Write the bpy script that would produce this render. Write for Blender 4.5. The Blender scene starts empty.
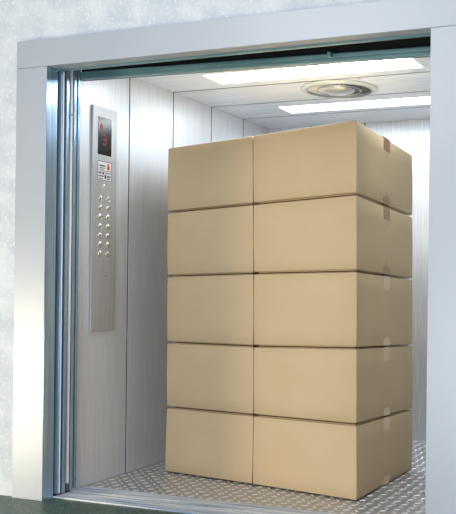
import bpy, bmesh, math, random
from mathutils import Vector, Matrix
random.seed(4)
C = bpy.context.scene.collection
S = bpy.context.scene

# ------------------------------------------------------------ helpers
def srgb(r, g, b):
    f = lambda c: (c/255/12.92) if c/255 <= .04045 else ((c/255+.055)/1.055)**2.4
    return (f(r), f(g), f(b), 1)

def obj(name, bm, mat, parent=None, smooth=False):
    me = bpy.data.meshes.new(name)
    bmesh.ops.recalc_face_normals(bm, faces=bm.faces)
    bm.to_mesh(me); bm.free()
    for m in (mat if isinstance(mat, (list, tuple)) else [mat]):
        me.materials.append(m)
    if smooth:
        for p in me.polygons: p.use_smooth = True
    o = bpy.data.objects.new(name, me); C.objects.link(o)
    if parent:
        o.parent = parent
        o.matrix_parent_inverse = Matrix.Translation(parent.location).inverted()
    return o

def thing(name, label, cat, loc=(0, 0, 0), group=None):
    o = bpy.data.objects.new(name, None); C.objects.link(o)
    o.location = loc; o.empty_display_size = .1
    return tag(o, label, cat, group)

def tag(o, label, cat, group=None):
    o['label'] = label; o['category'] = cat
    if group: o['group'] = group
    return o

def struct(name, bm, mat, label=None, smooth=False):
    o = obj(name, bm, mat, None, smooth); o['kind'] = 'structure'
    if label: o['label'] = label
    return o

def add_box(bm, x0, x1, y0, y1, z0, z1, bev=0, mi=0, fn=None):
    t = bmesh.new()
    vs = [t.verts.new((x, y, z)) for x in (x0, x1) for y in (y0, y1) for z in (z0, z1)]
    for f in ((0, 1, 3, 2), (4, 6, 7, 5), (0, 4, 5, 1), (2, 3, 7, 6), (0, 2, 6, 4), (1, 5, 7, 3)):
        t.faces.new([vs[i] for i in f])
    bmesh.ops.recalc_face_normals(t, faces=t.faces)
    if bev:
        bmesh.ops.bevel(t, geom=t.edges[:], offset=bev, segments=2, affect='EDGES', profile=.6)
    merge(bm, t, mi, fn)

def merge(bm, t, mi=0, fn=None):
    m = {}
    for v in t.verts:
        m[v] = bm.verts.new(fn(v.co) if fn else v.co)
    for f in t.faces:
        try:
            g = bm.faces.new([m[v] for v in f.verts]); g.material_index = mi; g.smooth = f.smooth
        except ValueError: pass
    t.free()

def prism(bm, pts, fn0, fn1, mi=0):
    """closed outline pts, extruded between the maps fn0 and fn1"""
    a = [bm.verts.new(fn0(p)) for p in pts]; b = [bm.verts.new(fn1(p)) for p in pts]
    n = len(pts)
    for i in range(n):
        f = bm.faces.new((a[i], a[(i+1) % n], b[(i+1) % n], b[i])); f.material_index = mi
    for q in (bm.faces.new(a), bm.faces.new(b)): q.material_index = mi

def lathe(bm, prof, centre, axis='z', n=48, squash=1, mi=0):
    """prof = list of (radius, height); axis 'z' points down from the ceiling, 'x' out of a side wall"""
    rings = []
    for r, h in prof:
        ring = []
        for k in range(n if r > 1e-6 else 1):
            a = 2*math.pi*k/n
            if axis == 'z': p = (centre[0]+r*math.cos(a), centre[1]+r*math.sin(a), centre[2]+h)
            else: p = (centre[0]+h, centre[1]+r*math.cos(a), centre[2]+r*math.sin(a)*squash)
            ring.append(bm.verts.new(p))
        rings.append(ring)
    for A, B in zip(rings, rings[1:]):
        for k in range(n):
            q = [A[k % len(A)], A[(k+1) % len(A)], B[(k+1) % len(B)], B[k % len(B)]]
            q = list(dict.fromkeys(q))
            if len(q) > 2:
                f = bm.faces.new(q); f.material_index = mi; f.smooth = True

# ------------------------------------------------------------ materials
def mat(name, col, rough=.5, metal=0, emit=None, es=0, spec=None, coat=0):
    m = bpy.data.materials.new(name); m.use_nodes = True
    b = m.node_tree.nodes['Principled BSDF']
    b.inputs['Base Color'].default_value = col
    b.inputs['Roughness'].default_value = rough
    b.inputs['Metallic'].default_value = metal
    if spec is not None: b.inputs['Specular IOR Level'].default_value = spec
    if coat: b.inputs['Coat Weight'].default_value = coat
    if emit:
        b.inputs['Emission Color'].default_value = emit; b.inputs['Emission Strength'].default_value = es
    return m

def noisy(m, scale, c0, c1, detail=4, lo=.3, hi=.7, bump=0, rough=None, dist=.01, second=None):
    """noise over object coordinates between two colours; scale is an xyz triple"""
    nt = m.node_tree; N = nt.nodes; L = nt.links; b = N['Principled BSDF']
    tc = N.new('ShaderNodeTexCoord'); mp = N.new('ShaderNodeMapping'); mp.inputs['Scale'].default_value = scale
    L.new(tc.outputs['Object'], mp.inputs['Vector'])
    nz = N.new('ShaderNodeTexNoise'); nz.inputs['Scale'].default_value = 1; nz.inputs['Detail'].default_value = detail
    L.new(mp.outputs['Vector'], nz.inputs['Vector'])
    cr = N.new('ShaderNodeValToRGB'); cr.color_ramp.elements[0].position = lo; cr.color_ramp.elements[1].position = hi
    cr.color_ramp.elements[0].color = c0; cr.color_ramp.elements[1].color = c1
    L.new(nz.outputs['Fac'], cr.inputs['Fac'])
    out = cr.outputs['Color']
    if second:
        sc, a, bb, l2, h2, thr = second
        n2 = N.new('ShaderNodeTexNoise'); n2.inputs['Scale'].default_value = sc; n2.inputs['Detail'].default_value = 2
        L.new(tc.outputs['Object'], n2.inputs['Vector'])
        r2 = N.new('ShaderNodeValToRGB'); r2.color_ramp.elements[0].position = l2; r2.color_ramp.elements[1].position = h2
        r2.color_ramp.elements[0].color = (0, 0, 0, 1); r2.color_ramp.elements[1].color = (1, 1, 1, 1)
        L.new(n2.outputs['Fac'], r2.inputs['Fac'])
        mx = N.new('ShaderNodeMix'); mx.data_type = 'RGBA'
        mu = N.new('ShaderNodeMath'); mu.operation = 'MULTIPLY'; mu.inputs[1].default_value = thr
        L.new(r2.outputs['Color'], mu.inputs[0]); L.new(mu.outputs[0], mx.inputs[0])
        L.new(out, mx.inputs[6]); mx.inputs[7].default_value = bb
        out = mx.outputs[2]
    L.new(out, b.inputs['Base Color'])
    if rough:
        mr = N.new('ShaderNodeMapRange'); mr.inputs[3].default_value = rough[0]; mr.inputs[4].default_value = rough[1]
        L.new(nz.outputs['Fac'], mr.inputs[0]); L.new(mr.outputs[0], b.inputs['Roughness'])
    if bump:
        bp = N.new('ShaderNodeBump'); bp.inputs['Strength'].default_value = bump; bp.inputs['Distance'].default_value = dist
        L.new(nz.outputs['Fac'], bp.inputs['Height']); L.new(bp.outputs['Normal'], b.inputs['Normal'])
    return m

G = lambda v, t=0: srgb(v, v, v+t)
plaster = noisy(mat('plaster', G(205), .9), (9, 9, 9), srgb(184, 192, 201), srgb(203, 209, 215), 7, .35, .65, .25, None, .006,
                second=(60, None, srgb(226, 231, 235), .55, .72, .5))
terrazzo = noisy(mat('terrazzo', G(80), .45), (14, 14, 14), srgb(40, 64, 54), srgb(62, 86, 74), 6, .3, .7, 0, None, .01,
                 second=(110, None, srgb(170, 190, 176), .60, .68, .85))
casing = noisy(mat('casing_steel', G(210), .4, .2), (2, 2, 2), srgb(170, 177, 186), srgb(176, 182, 191), 2)
wall_steel = noisy(mat('hairline_steel_vertical', G(220), .3, .3), (130, 130, 2.2), srgb(208, 213, 220), srgb(228, 232, 238), 3, .3, .7, .06, (.3, .42), .001)
ceil_steel = noisy(mat('hairline_steel_ceiling', G(220), .3, .25), (3, 110, 110), srgb(210, 217, 228), srgb(240, 245, 252), 3, .3, .7, .1, (.3, .45), .001)
back_steel = noisy(mat('hairline_steel_back', G(220), .3, .4), (160, 160, 3), srgb(206, 211, 218), srgb(232, 236, 241), 3, .3, .7, .1, (.3, .45), .001)
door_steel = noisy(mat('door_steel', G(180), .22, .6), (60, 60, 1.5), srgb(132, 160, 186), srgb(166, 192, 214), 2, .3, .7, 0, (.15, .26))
header_steel = noisy(mat('header_steel', G(150), .35, .2), (3, 40, 40), srgb(92, 134, 142), srgb(120, 158, 164), 2)  # teal base puts the green floor's reflection into the colour of the steel
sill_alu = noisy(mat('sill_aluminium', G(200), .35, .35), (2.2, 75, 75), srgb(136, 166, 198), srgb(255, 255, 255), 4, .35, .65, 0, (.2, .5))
tread = noisy(mat('tread_plate', G(180), .4, .5), (20, 20, 20), srgb(172, 172, 174), srgb(188, 188, 190), 4, .3, .7, 0, (.3, .42))
lozenge = mat('tread_lozenge_lit', srgb(232, 232, 234), .3, .6)  # worn tops, with the light on their raised faces put into the pale colour
dark = mat('dark_void', G(10), .9)
black_rub = mat('dark_rubber', G(25), .6)
brown_rub = mat('brown_rubber', srgb(112, 92, 84), .7)
white_edge = mat('white_edge_strip', srgb(240, 244, 250), .35)
panel_steel = noisy(mat('panel_satin_steel', G(170), .34, .35), (90, 90, 2), srgb(178, 180, 184), srgb(190, 192, 196), 2, .3, .7, 0, (.3, .38))
chrome = mat('chrome', G(225), .12, 1)
glass_blk = mat('display_black', srgb(14, 16, 17), .15)
led = mat('led_red', srgb(120, 10, 20), .5, 0, srgb(230, 20, 40), .2)
label_white = mat('label_white', srgb(225, 225, 226), .5)
ink = mat('ink_dark', srgb(60, 60, 64), .6)
ink_red = mat('ink_red', srgb(205, 30, 38), .6)
light_mat = mat('lamp_diffuser', G(255), .5, 0, (.88, .95, 1, 1), 20)
fan_ring = mat('fan_ring_enamel', srgb(196, 206, 206), .4)
fan_steel = mat('fan_satin_steel', srgb(185, 190, 195), .3, .75)
fan_dark = mat('fan_recess', srgb(40, 40, 42), .6)

def kraft(name, a, b):
    m = noisy(mat(name, a, .75, 0, spec=.25), (3, 3, 3), a, b, 5, .25, .75)
    nt = m.node_tree; N = nt.nodes; L = nt.links
    tc = N.new('ShaderNodeTexCoord'); mp = N.new('ShaderNodeMapping'); mp.inputs['Scale'].default_value = (160, 160, 8)
    L.new(tc.outputs['Object'], mp.inputs['Vector'])
    nz = N.new('ShaderNodeTexNoise'); nz.inputs['Scale'].default_value = 1; nz.inputs['Detail'].default_value = 3
    L.new(mp.outputs['Vector'], nz.inputs['Vector'])
    bp = N.new('ShaderNodeBump'); bp.inputs['Strength'].default_value = .15; bp.inputs['Distance'].default_value = .001
    L.new(nz.outputs['Fac'], bp.inputs['Height']); L.new(bp.outputs['Normal'], N['Principled BSDF'].inputs['Normal'])
    return m
card = kraft('kraft_cardboard', srgb(192, 169, 134), srgb(200, 178, 143))
tape_brown = mat('tape_brown', srgb(150, 116, 72), .35)
tape_pale = mat('tape_pale', srgb(214, 192, 154), .25)

# ------------------------------------------------------------ the landing
XR = 1.9247; ZH = 2.10; YR = .0786
b = bmesh.new(); add_box(b, -4, 6, -6, .078, -.1, 0); struct('floor', b, terrazzo, 'dark green speckled floor of the landing')

b = bmesh.new()
add_box(b, -4, -.172, .02, .088, -.1, 3.4); add_box(b, XR+.24, 6, .02, .088, -.1, 3.4); add_box(b, -.172, XR+.24, .02, .088, 2.226, 3.4)
struct('wall_front', b, plaster, 'pale mottled plaster wall around the lift opening')

b = bmesh.new(); add_box(b, -.184, -.0012, 0, YR, 0, ZH+.004, .0015); add_box(b, -.0010, 0, .0012, YR, 0, ZH+.004, 0, 1); struct('trim_1', b, [casing, door_steel], 'left upright of the steel door casing')
b = bmesh.new(); add_box(b, -.184, XR+.26, 0, YR, ZH+.0055, 2.239, .0015); struct('trim_2', b, casing, 'steel head of the door casing')
b = bmesh.new(); add_box(b, XR, XR+.26, 0, YR, 0, ZH+.004, .0015); struct('trim_3', b, casing, 'right upright of the steel door casing')

# shaft enclosure around the door tracks, behind the landing wall
b = bmesh.new()
add_box(b, -1.2, -.1, .0885, .34, 2.27, 2.30); add_box(b, -.1, 3.2, .0885, .34, 2.27, 2.30)
add_box(b, -1.23, -1.2, .0885, .34, -.1, 2.30); add_box(b, 3.2, 3.23, .0885, .34, -.1, 2.30)
add_box(b, -1.2, -.09, .342, .36, -.1, 2.30); add_box(b, 2.06, 3.2, .342, .36, -.1, 2.30)
struct('wall_shaft', b, dark, 'dark lift shaft around the door tracks')

# door tracks above the opening
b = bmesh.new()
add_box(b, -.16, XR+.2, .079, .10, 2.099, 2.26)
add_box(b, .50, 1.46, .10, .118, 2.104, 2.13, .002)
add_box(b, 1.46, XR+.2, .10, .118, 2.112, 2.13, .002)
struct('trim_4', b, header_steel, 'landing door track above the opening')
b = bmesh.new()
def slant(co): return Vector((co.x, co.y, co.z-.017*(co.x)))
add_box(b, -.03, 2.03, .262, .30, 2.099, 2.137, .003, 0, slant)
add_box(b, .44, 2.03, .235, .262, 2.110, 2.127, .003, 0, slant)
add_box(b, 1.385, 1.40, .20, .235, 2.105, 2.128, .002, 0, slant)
add_box(b, -.03, 2.03, .301, .312, 2.05, 2.25, 0, 1, lambda c: Vector((c.x, c.y, 2.101-.017*c.x if c.z < 2.1 else c.z)))  # back plate coloured near black: the shade in the track gap is painted
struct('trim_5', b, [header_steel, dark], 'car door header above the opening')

# sills: grooved aluminium, the front edge a smooth nosing
def sill(name, y0, y1, z, nose, label):
    pts = [(y0, -.09)]
    pts.append((y0, z))
    y = y0+nose; pts.append((y, z))
    k = 0
    while y < y1-.016:
        d = .018 if k in (1, 4) else .003
        w = .009 if k in (1, 4) else .004
        pts += [(y, z-d), (y+w, z-d), (y+w, z), (y+w+.012, z)]
        y += w+.012; k += 1
    pts += [(y1, z), (y1, -.09)]
    bb = bmesh.new()
    prism(bb, pts, lambda p: (.001, p[0], p[1]), lambda p: (XR+.1, p[0], p[1]))
    struct(name, bb, sill_alu, label)
sill('trim_6', .0792, .200, .006, .022, 'ribbed aluminium landing sill')
sill('trim_7', .214, .3395, .006, .006, 'ribbed aluminium car sill')

# ------------------------------------------------------------ sliding doors, drawn back to the left
def leaf(bm, y0, y1, xe, z0, z1):
    add_box(bm, -.75, xe, y0, y1, z0, z1, .003)
d1 = bpy.data.objects.new('door_1', None); C.objects.link(d1); d1['kind'] = 'structure'; d1['label'] = 'landing door drawn back to the left'
d1.location = (-.37, .12, 0)
b = bmesh.new(); leaf(b, .101, .120, .010, .012, 2.15); obj('door_leaf', b, door_steel, d1)
b = bmesh.new(); leaf(b, .134, .156, .012, .012, 2.15); obj('door_leaf', b, door_steel, d1)
b = bmesh.new(); add_box(b, .0105, .0145, .108, .113, .02, 2.10, .001); obj('edge_bead', b, white_edge, d1)
d2 = bpy.data.objects.new('door_2', None); C.objects.link(d2); d2['kind'] = 'structure'; d2['label'] = 'car door drawn back to the left'
d2.location = (-.37, .24, 0)
b = bmesh.new(); leaf(b, .206, .228, .000, .012, 2.15); obj('door_leaf', b, door_steel, d2)
b = bmesh.new(); leaf(b, .238, .256, .000, .012, 2.15); obj('door_leaf', b, door_steel, d2)
b = bmesh.new(); add_box(b, -.02, .004, .178, .192, .05, 2.14, .002); obj('edge_strip', b, white_edge, d2)
b = bmesh.new(); add_box(b, -.02, .003, .179, .193, .012, .0495, .001); obj('rubber_foot', b, brown_rub, d2)
b = bmesh.new(); lathe(b, [(.004, .004), (.0035, .0055), (0, .006)], (.0, .185, 1.9), 'x', 12); obj('screw', b, black_rub, d2)
b = bmesh.new(); lathe(b, [(.004, 0), (.0035, .0015), (0, .002)], (.0, .247, .06), 'x', 12); obj('screw', b, black_rub, d2)

# ------------------------------------------------------------ the cabin
XC = -.039; ZC = 2.2255; YB = 2.475; XW = 2.02; YF = .27
seams = [.735, 1.184, 1.640, 2.080]
def edges(a, bnd, s, g=.0055): 
    e = [a]+s+[bnd]; return [(e[i]+(g if i else 0), e[i+1]-(g if i < len(e)-2 else 0)) for i in range(len(e)-1)]
b = bmesh.new()
for y0, y1 in edges(YF, YB, seams): add_box(b, XC-.012, XC, y0, y1, -.02, ZC, .0008)
add_box(b, XC-.03, XC-.0125, YF, YB, -.02, ZC+.02, 0, 1)
for y in seams: add_box(b, XC-.011, XC-.002, y-.0054, y+.0054, -.02, ZC, 0, 2)
struct('wall_left', b, [wall_steel, dark, black_rub], 'brushed steel left wall panels of the cabin')
b = bmesh.new()
for y0, y1 in edges(.32, YB, seams): add_box(b, XW, XW+.012, y0, y1, -.02, ZC, .0008)
add_box(b, XW+.0125, XW+.03, .32, YB, -.02, ZC+.02, 0, 1)
struct('wall_right', b, [wall_steel, dark], 'brushed steel right wall panels of the cabin')
b = bmesh.new()
for x0, x1 in edges(XC, XW, [.30, .72]): add_box(b, x0, x1, YB, YB+.012, -.02, ZC, .0008)
add_box(b, XC-.03, XW+.03, YB+.0125, YB+.03, -.02, ZC+.02, 0, 1)
struct('wall_back', b, [back_steel, dark], 'brushed steel back wall of the cabin')

# ceiling panels, with real openings for the lamps and the fan
L1 = (.352, 1.575, .850, 1.080); L2 = (.372, 1.45, 1.775, 1.985); FC = (.957, 1.407); FR = .230
b = bmesh.new()
def ceil_rect(x0, x1, y0, y1): 
    if x1-x0 > 1e-4 and y1-y0 > 1e-4: add_box(b, x0, x1, y0, y1, ZC, ZC+.012)
for i, (y0, y1) in enumerate(edges(.318, YB, seams, .010)):
    H = {1: L1, 3: L2}.get(i)
    if i == 2: H = (FC[0]-.21, FC[0]+.21, FC[1]-.21, FC[1]+.21)
    if H:
        ceil_rect(XC, XW, y0, H[2]); ceil_rect(XC, XW, H[3], y1); ceil_rect(XC, H[0], H[2], H[3]); ceil_rect(H[1], XW, H[2], H[3])
    else: ceil_rect(XC, XW, y0, y1)
add_box(b, XC-.03, XW+.03, .318, YB+.03, ZC+.06, ZC+.08, 0, 1)
for y in seams: add_box(b, XC, XW, y-.0099, y+.0099, ZC+.002, ZC+.010, 0, 2)
# the square panel around the fan, with its round hole
inner, outer = [], []
for k in range(64):
    a = 2*math.pi*(k+.5)/64; ca, sa = math.cos(a), math.sin(a); q = .21/max(abs(ca), abs(sa))
    inner.append(b.verts.new((FC[0]+.2*ca, FC[1]+.2*sa, ZC))); outer.append(b.verts.new((FC[0]+q*ca, FC[1]+q*sa, ZC)))
for k in range(64): b.faces.new((inner[k], inner[(k+1) % 64], outer[(k+1) % 64], outer[k]))
struct('ceiling', b, [ceil_steel, dark, black_rub], 'brushed steel ceiling panels of the cabin')

# checkered plate floor
b = bmesh.new()
add_box(b, XC-.01, XW, .3400, YB, -.05, 0)
p = .054; ny = int((YB-.35)/p); nx = int((XW-XC)/p)
for i in range(nx):
    for j in range(ny):
        cx, cy = XC+.02+p*(i+.5), .352+p*(j+.5)
        if cx > XW-.02 or cy > YB-.02: continue
        a = math.radians(45 if (i+j) % 2 else -45); ca, sa = math.cos(a), math.sin(a)
        t = lambda u, v, z: b.verts.new((cx+u*ca-v*sa, cy+u*sa+v*ca, z))
        l, w = .0205, .0068
        ring = [t(-l, 0, 0), t(-l*.5, -w, 0), t(l*.5, -w, 0), t(l, 0, 0), t(l*.5, w, 0), t(-l*.5, w, 0)]
        m1, m2 = t(-l*.55, 0, .0042), t(l*.55, 0, .0042)
        for q in ((ring[0], ring[1], m1), (ring[1], ring[2], m2, m1), (ring[2], ring[3], m2), (ring[3], ring[4], m2), (ring[4], ring[5], m1, m2), (ring[5], ring[0], m1)):
            b.faces.new(q).material_index = 1
o = struct('floor_cabin', b, [tread, lozenge], 'grey checkered tread plate floor of the cabin')

# ------------------------------------------------------------ ceiling lamps and fan
for (x0, x1, y0, y1), lab in ((L1, 'long white ceiling light panel nearer the door, in front of the round fan'),
                              (L2, 'long white ceiling light panel behind the round fan, above the boxes')):
    t = thing('ceiling_light', lab, 'ceiling light', ((x0+x1)/2, (y0+y1)/2, ZC+.03), 'ceiling light panels')
    b = bmesh.new(); add_box(b, x0+.007, x1-.007, y0+.007, y1-.007, ZC+.004, ZC+.012, .002); obj('diffuser', b, light_mat, t)
    b = bmesh.new()
    add_box(b, x0+.0005, x1-.0005, y0+.0005, y0+.006, ZC-.001, ZC+.04); add_box(b, x0+.0005, x1-.0005, y1-.006, y1-.0005, ZC-.001, ZC+.04)
    add_box(b, x0+.0005, x0+.006, y0+.006, y1-.006, ZC-.001, ZC+.04); add_box(b, x1-.006, x1-.0005, y0+.006, y1-.006, ZC-.001, ZC+.04)
    add_box(b, x0+.006, x1-.006, y0+.006, y1-.006, ZC+.03, ZC+.04)
    obj('frame', b, ceil_steel, t)

t = thing('exhaust_fan', 'round ceiling exhaust fan with a pale ring and louvred chrome grille', 'fan', (FC[0], FC[1], ZC))
c = (FC[0], FC[1], ZC)
b = bmesh.new(); lathe(b, [(FR, -.0005), (FR, -.006), (FR-.008, -.010), (.212, -.010), (.206, -.014), (.198, -.012), (.196, .02)], c, 'z', 72); obj('mounting_ring', b, fan_ring, t)
b = bmesh.new(); lathe(b, [(.196, .02), (.17, .045), (0, .045)], c, 'z', 72); obj('recess', b, fan_dark, t)
b = bmesh.new()
for k in range(36):
    a0 = 2*math.pi*k/36; a1 = a0+.10
    P = lambda r, a, z: b.verts.new((c[0]+r*math.cos(a), c[1]+r*math.sin(a), c[2]+z))
    lo = [P(.085, a0, -.014), P(.192, a0, -.008), P(.192, a1, .006), P(.085, a1, .0)]
    up = [P(.085, a0, -.012), P(.192, a0, -.006), P(.192, a1, .008), P(.085, a1, .002)]
    for i in range(4): b.faces.new((lo[i], lo[(i+1) % 4], up[(i+1) % 4], up[i]))
    b.faces.new(lo); b.faces.new(up)
lathe(b, [(.197, -.010), (.197, -.016), (.190, -.016), (.190, -.010), (.197, -.010)], c, 'z', 72)
lathe(b, [(.131, -.010), (.131, -.015), (.127, -.015), (.127, -.010), (.131, -.010)], c, 'z', 72)
obj('grille', b, fan_steel, t)
b = bmesh.new(); lathe(b, [(.092, .004), (.092, -.012), (.08, -.022), (.045, -.030), (0, -.033)], c, 'z', 48); obj('hub', b, fan_steel, t)

# ------------------------------------------------------------ operating panel
PX = XC+.001
t = thing('control_panel', 'tall slim steel lift control panel with red floor display and two rows of buttons', 'control panel', (PX, .52, .80))
b = bmesh.new(); add_box(b, PX, PX+.012, .416, .624, .80, 1.998, .0025); obj('faceplate', b, panel_steel, t)
F0 = PX+.012
b = bmesh.new(); add_box(b, F0-.001, F0+.0015, .457, .574, 1.744, 1.944, .001); dsp = obj('floor_display', b, glass_blk, t)
# writing on the display: an up arrow above the floor number 3, in red segments
FX = F0+.0016
def mark(bm, y0, y1, z0, z1, x=None): add_box(bm, (x or FX), (x or FX)+.0006, y0, y1, z0, z1)
b = bmesh.new()
yc, zc = .484, 1.896
prism(b, [(-.018, -.006), (0, .02), (.018, -.006), (.007, -.006), (.007, -.03), (-.007, -.03), (-.007, -.006)],
      lambda q: (FX, yc+q[0], zc+q[1]), lambda q: (FX+.0006, yc+q[0], zc+q[1]))
obj('up_arrow', b, led, dsp)
b = bmesh.new()
for zz in (1.850, 1.826, 1.802): mark(b, .500, .524, zz-.003, zz+.003)
mark(b, .5235, .529, 1.829, 1.848); mark(b, .5235, .529, 1.804, 1.823)
obj('floor_number', b, led, dsp)
b = bmesh.new(); add_box(b, F0-.001, F0+.0012, .457, .576, 1.608, 1.712, .0005); nt_ = obj('notice_plate', b, label_white, t)
nx_ = F0+.0013
b = bmesh.new()
for y0, y1, z0, z1 in ((.457, .576, 1.708, 1.711), (.457, .576, 1.659, 1.6615), (.457, .4595, 1.609, 1.711), (.5735, .576, 1.609, 1.711), (.457, .576, 1.609, 1.6115),
                       (.472, .523, 1.683, 1.690), (.472, .520, 1.673, 1.6765), (.472, .508, 1.6665, 1.669),
                       (.464, .490, 1.644, 1.652), (.498, .512, 1.640, 1.654), (.520, .568, 1.648, 1.652), (.466, .508, 1.628, 1.634), (.516, .530, 1.620, 1.640), (.538, .566, 1.628, 1.636), (.470, .500, 1.616, 1.620), (.540, .560, 1.616, 1.622)):
    mark(b, y0, y1, z0, z1, nx_)
obj('printed_lines', b, ink, nt_)
b = bmesh.new()
lathe(b, [(.0065, 0), (.0065, .0006), (0, .0006)], (nx_, .548, 1.697), 'x', 16)
mark(b, .538, .558, 1.672, 1.689, nx_); mark(b, .541, .546, 1.664, 1.673, nx_); mark(b, .550, .555, 1.664, 1.673, nx_)
obj('red_figure', b, ink_red, nt_)
b = bmesh.new(); lathe(b, [(.012, -.001), (.012, .002), (.009, .004), (0, .004)], (F0, .513, 1.577), 'x', 24, 1.25)
add_box(b, F0+.003, F0+.006, .511, .515, 1.567, 1.587); obj('key_switch', b, chrome, t)
rows = [1.513, 1.463, 1.414, 1.364, 1.315, 1.266, 1.217]
for z in rows:
    for y in (.486, .552):
        b = bmesh.new()
        lathe(b, [(.0165, -.001), (.0165, .003), (.0135, .0045), (.0125, .0025), (.0115, .0025), (.0105, .007), (.006, .0085), (0, .009)], (F0, y, z), 'x', 28)
        obj('button', b, chrome, t, )
b = bmesh.new(); add_box(b, F0-.001, F0+.0012, .479, .588, .936, 1.131, .0008); sd = obj('service_cover', b, panel_steel, t)
b = bmesh.new(); lathe(b, [(.004, 0), (.004, .001), (0, .001)], (F0+.0012, .533, 1.098), 'x', 14); obj('lock', b, ink, sd)

t.location.y -= .022

# ------------------------------------------------------------ the boxes: corner posts of the stack (x, y) and the height of each layer there
PA = [(.160, .822, 0), (.158, .838, .361), (.155, .838, .727), (.151, .838, 1.100), (.148, .838, 1.461), (.148, .838, 1.828)]
PM = [(.764, .724, 0), (.758, .741, .365), (.753, .741, .730), (.748, .741, 1.117), (.742, .741, 1.485), (.735, .741, 1.852)]
PB = [(1.402, .600, 0), (1.391, .614, .372), (1.382, .628, .748), (1.378, .628, 1.129), (1.373, .628, 1.509), (1.369, .628, 1.880)]
PC = [(1.415, 1.462, 0), (1.409, 1.479, .347), (1.404, 1.479, .718), (1.400, 1.479, 1.100), (1.396, 1.479, 1.465), (1.391, 1.479, 1.826)]
V = lambda p: Vector((p[0], p[1], p[2]+.0045))
def post(k):
    A, M, B_, Cc = V(PA[k]), V(PM[k]), V(PB[k]), V(PC[k])
    dv = Vector((.013, .80, 0)); 
    MB_ = Vector((M.x+dv.x, M.y+.845, (M.z+Cc.z)/2-.01*(k > 0))); AB = Vector((A.x+dv.x, A.y+.845, (A.z*.6+Cc.z*.4)))
    return A, M, B_, Cc, MB_, AB
def make_box(col, k, label, seam):
    lo, hi = post(k), post(k+1)
    def q(P): return (P[0], P[1], P[4], P[5]) if col == 0 else (P[1], P[2], P[3], P[4])
    l, h = q(lo), q(hi)          # front-left, front-right, back-right, back-left
    base = (l[0]+l[1]+l[2]+l[3])/4
    t = thing('cardboard_box', label, 'box', base, 'stacked cardboard boxes')
    g = .0026
    def fn(c):                  # unit cube -> the slightly racked carton
        u, v, w = c
        u = .005+u*.990 
        lw = l[0]*(1-u)*(1-v)+l[1]*u*(1-v)+l[2]*u*v+l[3]*(1-u)*v
        up = h[0]*(1-u)*(1-v)+h[1]*u*(1-v)+h[2]*u*v+h[3]*(1-u)*v
        lw = lw+Vector((0, 0, g if k else 0)); up = up-Vector((0, 0, g))
        bul = .002*math.sin(math.pi*min(max(w, 0), 1))    # the faces belly out slightly
        r = lw*(1-w)+up*w
        r += Vector((bul*(2*u-1), bul*(2*v-1), 0))
        return r
    b = bmesh.new()
    # walls of the carton with rounded vertical corners, subdivided so that they can belly
    rr = .004; W_, D_ = .62, .85
    out = []
    for cx, cy, a0 in ((1-rr/W_, 1-rr/D_, 0), (rr/W_, 1-rr/D_, 90), (rr/W_, rr/D_, 180), (1-rr/W_, rr/D_, 270)):
        for s in range(5):
            a = math.radians(a0+s*22.5); out.append((cx+rr/W_*math.cos(a), cy+rr/D_*math.sin(a)))
    lv = [(0.010, .009), (.016, .003), (.023, 0), (.25, 0), (.5, 0), (.75, 0), (.977, 0), (.984, .003), (.990, .009)]
    rings = []
    for w, ins in lv:
        rings.append([b.verts.new(fn((.5+(x-.5)*(1-2*ins), .5+(y-.5)*(1-2*ins), w))) for x, y in out])
    n = len(out)
    for A, B2 in zip(rings, rings[1:]):
        for i in range(n):
            f = b.faces.new((A[i], A[(i+1) % n], B2[(i+1) % n], B2[i])); f.smooth = True
    b.faces.new(rings[0]); b.faces.new(rings[-1])
    obj('carton', b, card, t)
    e = .028
    for w0, w1 in ((0, .010), (.990, 1)):
        for v0, v1 in ((e, .498), (.502, 1-e)):
            b = bmesh.new(); add_box(b, e, 1-e, v0, v1, w0, w1, 0, 0, fn); obj('flap', b, card, t)
    # tape over the flap joint, folded down over the ends
    tm = tape_brown if k == 4 else (tape_brown if k == 3 else tape_pale)
    hw = .055
    for w0, w1, wa, wb in ((1.0, 1.0012, .80, 1.0), (-.0012, 0, 0, .12)):
        b = bmesh.new()
        add_box(b, 0, 1, .5-hw, .5+hw, w0, w1, 0, 0, fn)
        wq = (wa+.0, .992) if w0 > .5 else (.008, wb)
        add_box(b, 1.0, 1.0012, .5-hw, .5+hw, wq[0], wq[1], 0, 0, fn)
        add_box(b, -.0012, 0, .5-hw, .5+hw, wq[0], wq[1], 0, 0, fn)
        o_ = obj('tape', b, tm, t); 
    if seam:
        b = bmesh.new(); add_box(b, 1.0, 1.0007, .497, .503, .12, .80, 0, 0, fn); obj('centre_seam', b, tape_brown, t)
    return t
order = ['bottom', 'second from the bottom', 'middle', 'second from the top', 'top']
desc = {0: ['brown cardboard box at the bottom of the left stack, resting on the tread plate floor',
            'brown cardboard box in the left stack, directly above its bottom box',
            'brown cardboard box in the middle layer of the left stack',
            'brown cardboard box in the left stack, directly under its topmost box',
            'topmost brown cardboard box of the left stack, nearest the cabin wall'],
        1: ['brown cardboard box at the bottom of the right stack, with its side on the open corridor',
            'brown cardboard box in the right stack, directly above its bottom box',
            'brown cardboard box in the middle layer of the right stack',
            'brown cardboard box in the right stack, directly under its topmost box',
            'topmost brown cardboard box of the right stack, dark side with brown tape']}
desc[1][0] = 'brown cardboard box at the bottom of the right stack, pale tape on its side'
for col in (0, 1):
    for k in range(5): make_box(col, k, desc[col][k], col == 1 and k >= 3)

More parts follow.
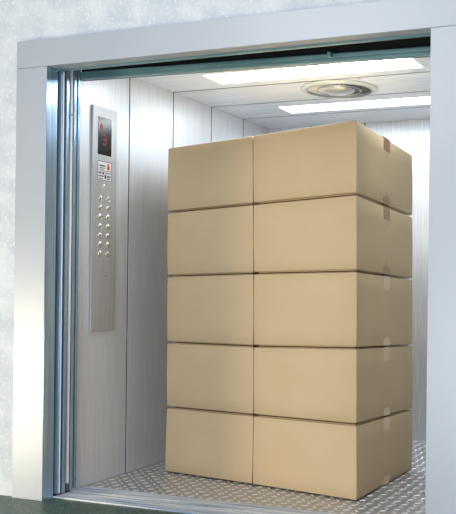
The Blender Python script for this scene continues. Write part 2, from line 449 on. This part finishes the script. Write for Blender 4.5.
# ------------------------------------------------------------ light
w = bpy.data.worlds.new('world'); S.world = w; w.use_nodes = True
w.node_tree.nodes['Background'].inputs['Color'].default_value = (.80, .88, 1.0, 1)
w.node_tree.nodes['Background'].inputs['Strength'].default_value = .5
def area(name, loc, aim, size, power, col, sy=None):
    l = bpy.data.lights.new(name, 'AREA'); l.energy = power; l.color = col; l.size = size
    if sy: l.shape = 'RECTANGLE'; l.size_y = sy
    o = bpy.data.objects.new(name, l); C.objects.link(o); o.location = loc
    o.rotation_euler = (Vector(aim)-Vector(loc)).to_track_quat('-Z', 'Y').to_euler()
    return o
area('hall_top_fill', (.7, -2.6, 2.9), (.9, .6, 1.0), 2.0, 42, (1, .99, .97))  # unseen overhead fill, added to brighten the box fronts and left cabin wall
area('low_front_fill', (2.2, -4.4, .5), (1.6, 0, .2), 3.0, 95, (.97, .985, 1), .8)  # no window here: unseen low fill, added to brighten the foot of the casing
area('low_side_light', (-1.9, -2.0, .35), (-.1, 0, .3), .8, 60, (1, .86, .60))  # unseen warm fill, added for the ivory glow low on the left upright

# ------------------------------------------------------------ camera
yaw, pitch, roll = .37497, -.00012, .01134
fwd = Vector((-math.sin(yaw)*math.cos(pitch), math.cos(yaw)*math.cos(pitch), math.sin(pitch)))
r0 = Vector((math.cos(yaw), math.sin(yaw), 0)); u0 = r0.cross(fwd)
rt = math.cos(roll)*r0+math.sin(roll)*u0; up = -math.sin(roll)*r0+math.cos(roll)*u0
cam = bpy.data.cameras.new('camera'); co = bpy.data.objects.new('camera', cam); C.objects.link(co)
M = Matrix(((rt.x, up.x, -fwd.x, 2.95621), (rt.y, up.y, -fwd.y, -3.51477), (rt.z, up.z, -fwd.z, 1.03684), (0, 0, 0, 1)))
co.matrix_world = M
cam.sensor_fit = 'HORIZONTAL'; cam.sensor_width = 36; cam.lens = 900/456*36
cam.shift_x = -118.954/456; cam.shift_y = 33.269/456
cam.clip_start = .05; cam.clip_end = 100
S.camera = co
S.view_settings.view_transform = 'Standard'; S.view_settings.look = 'None'
S.view_settings.gamma = 1; S.view_settings.use_curve_mapping = False; S.view_settings.exposure = 0
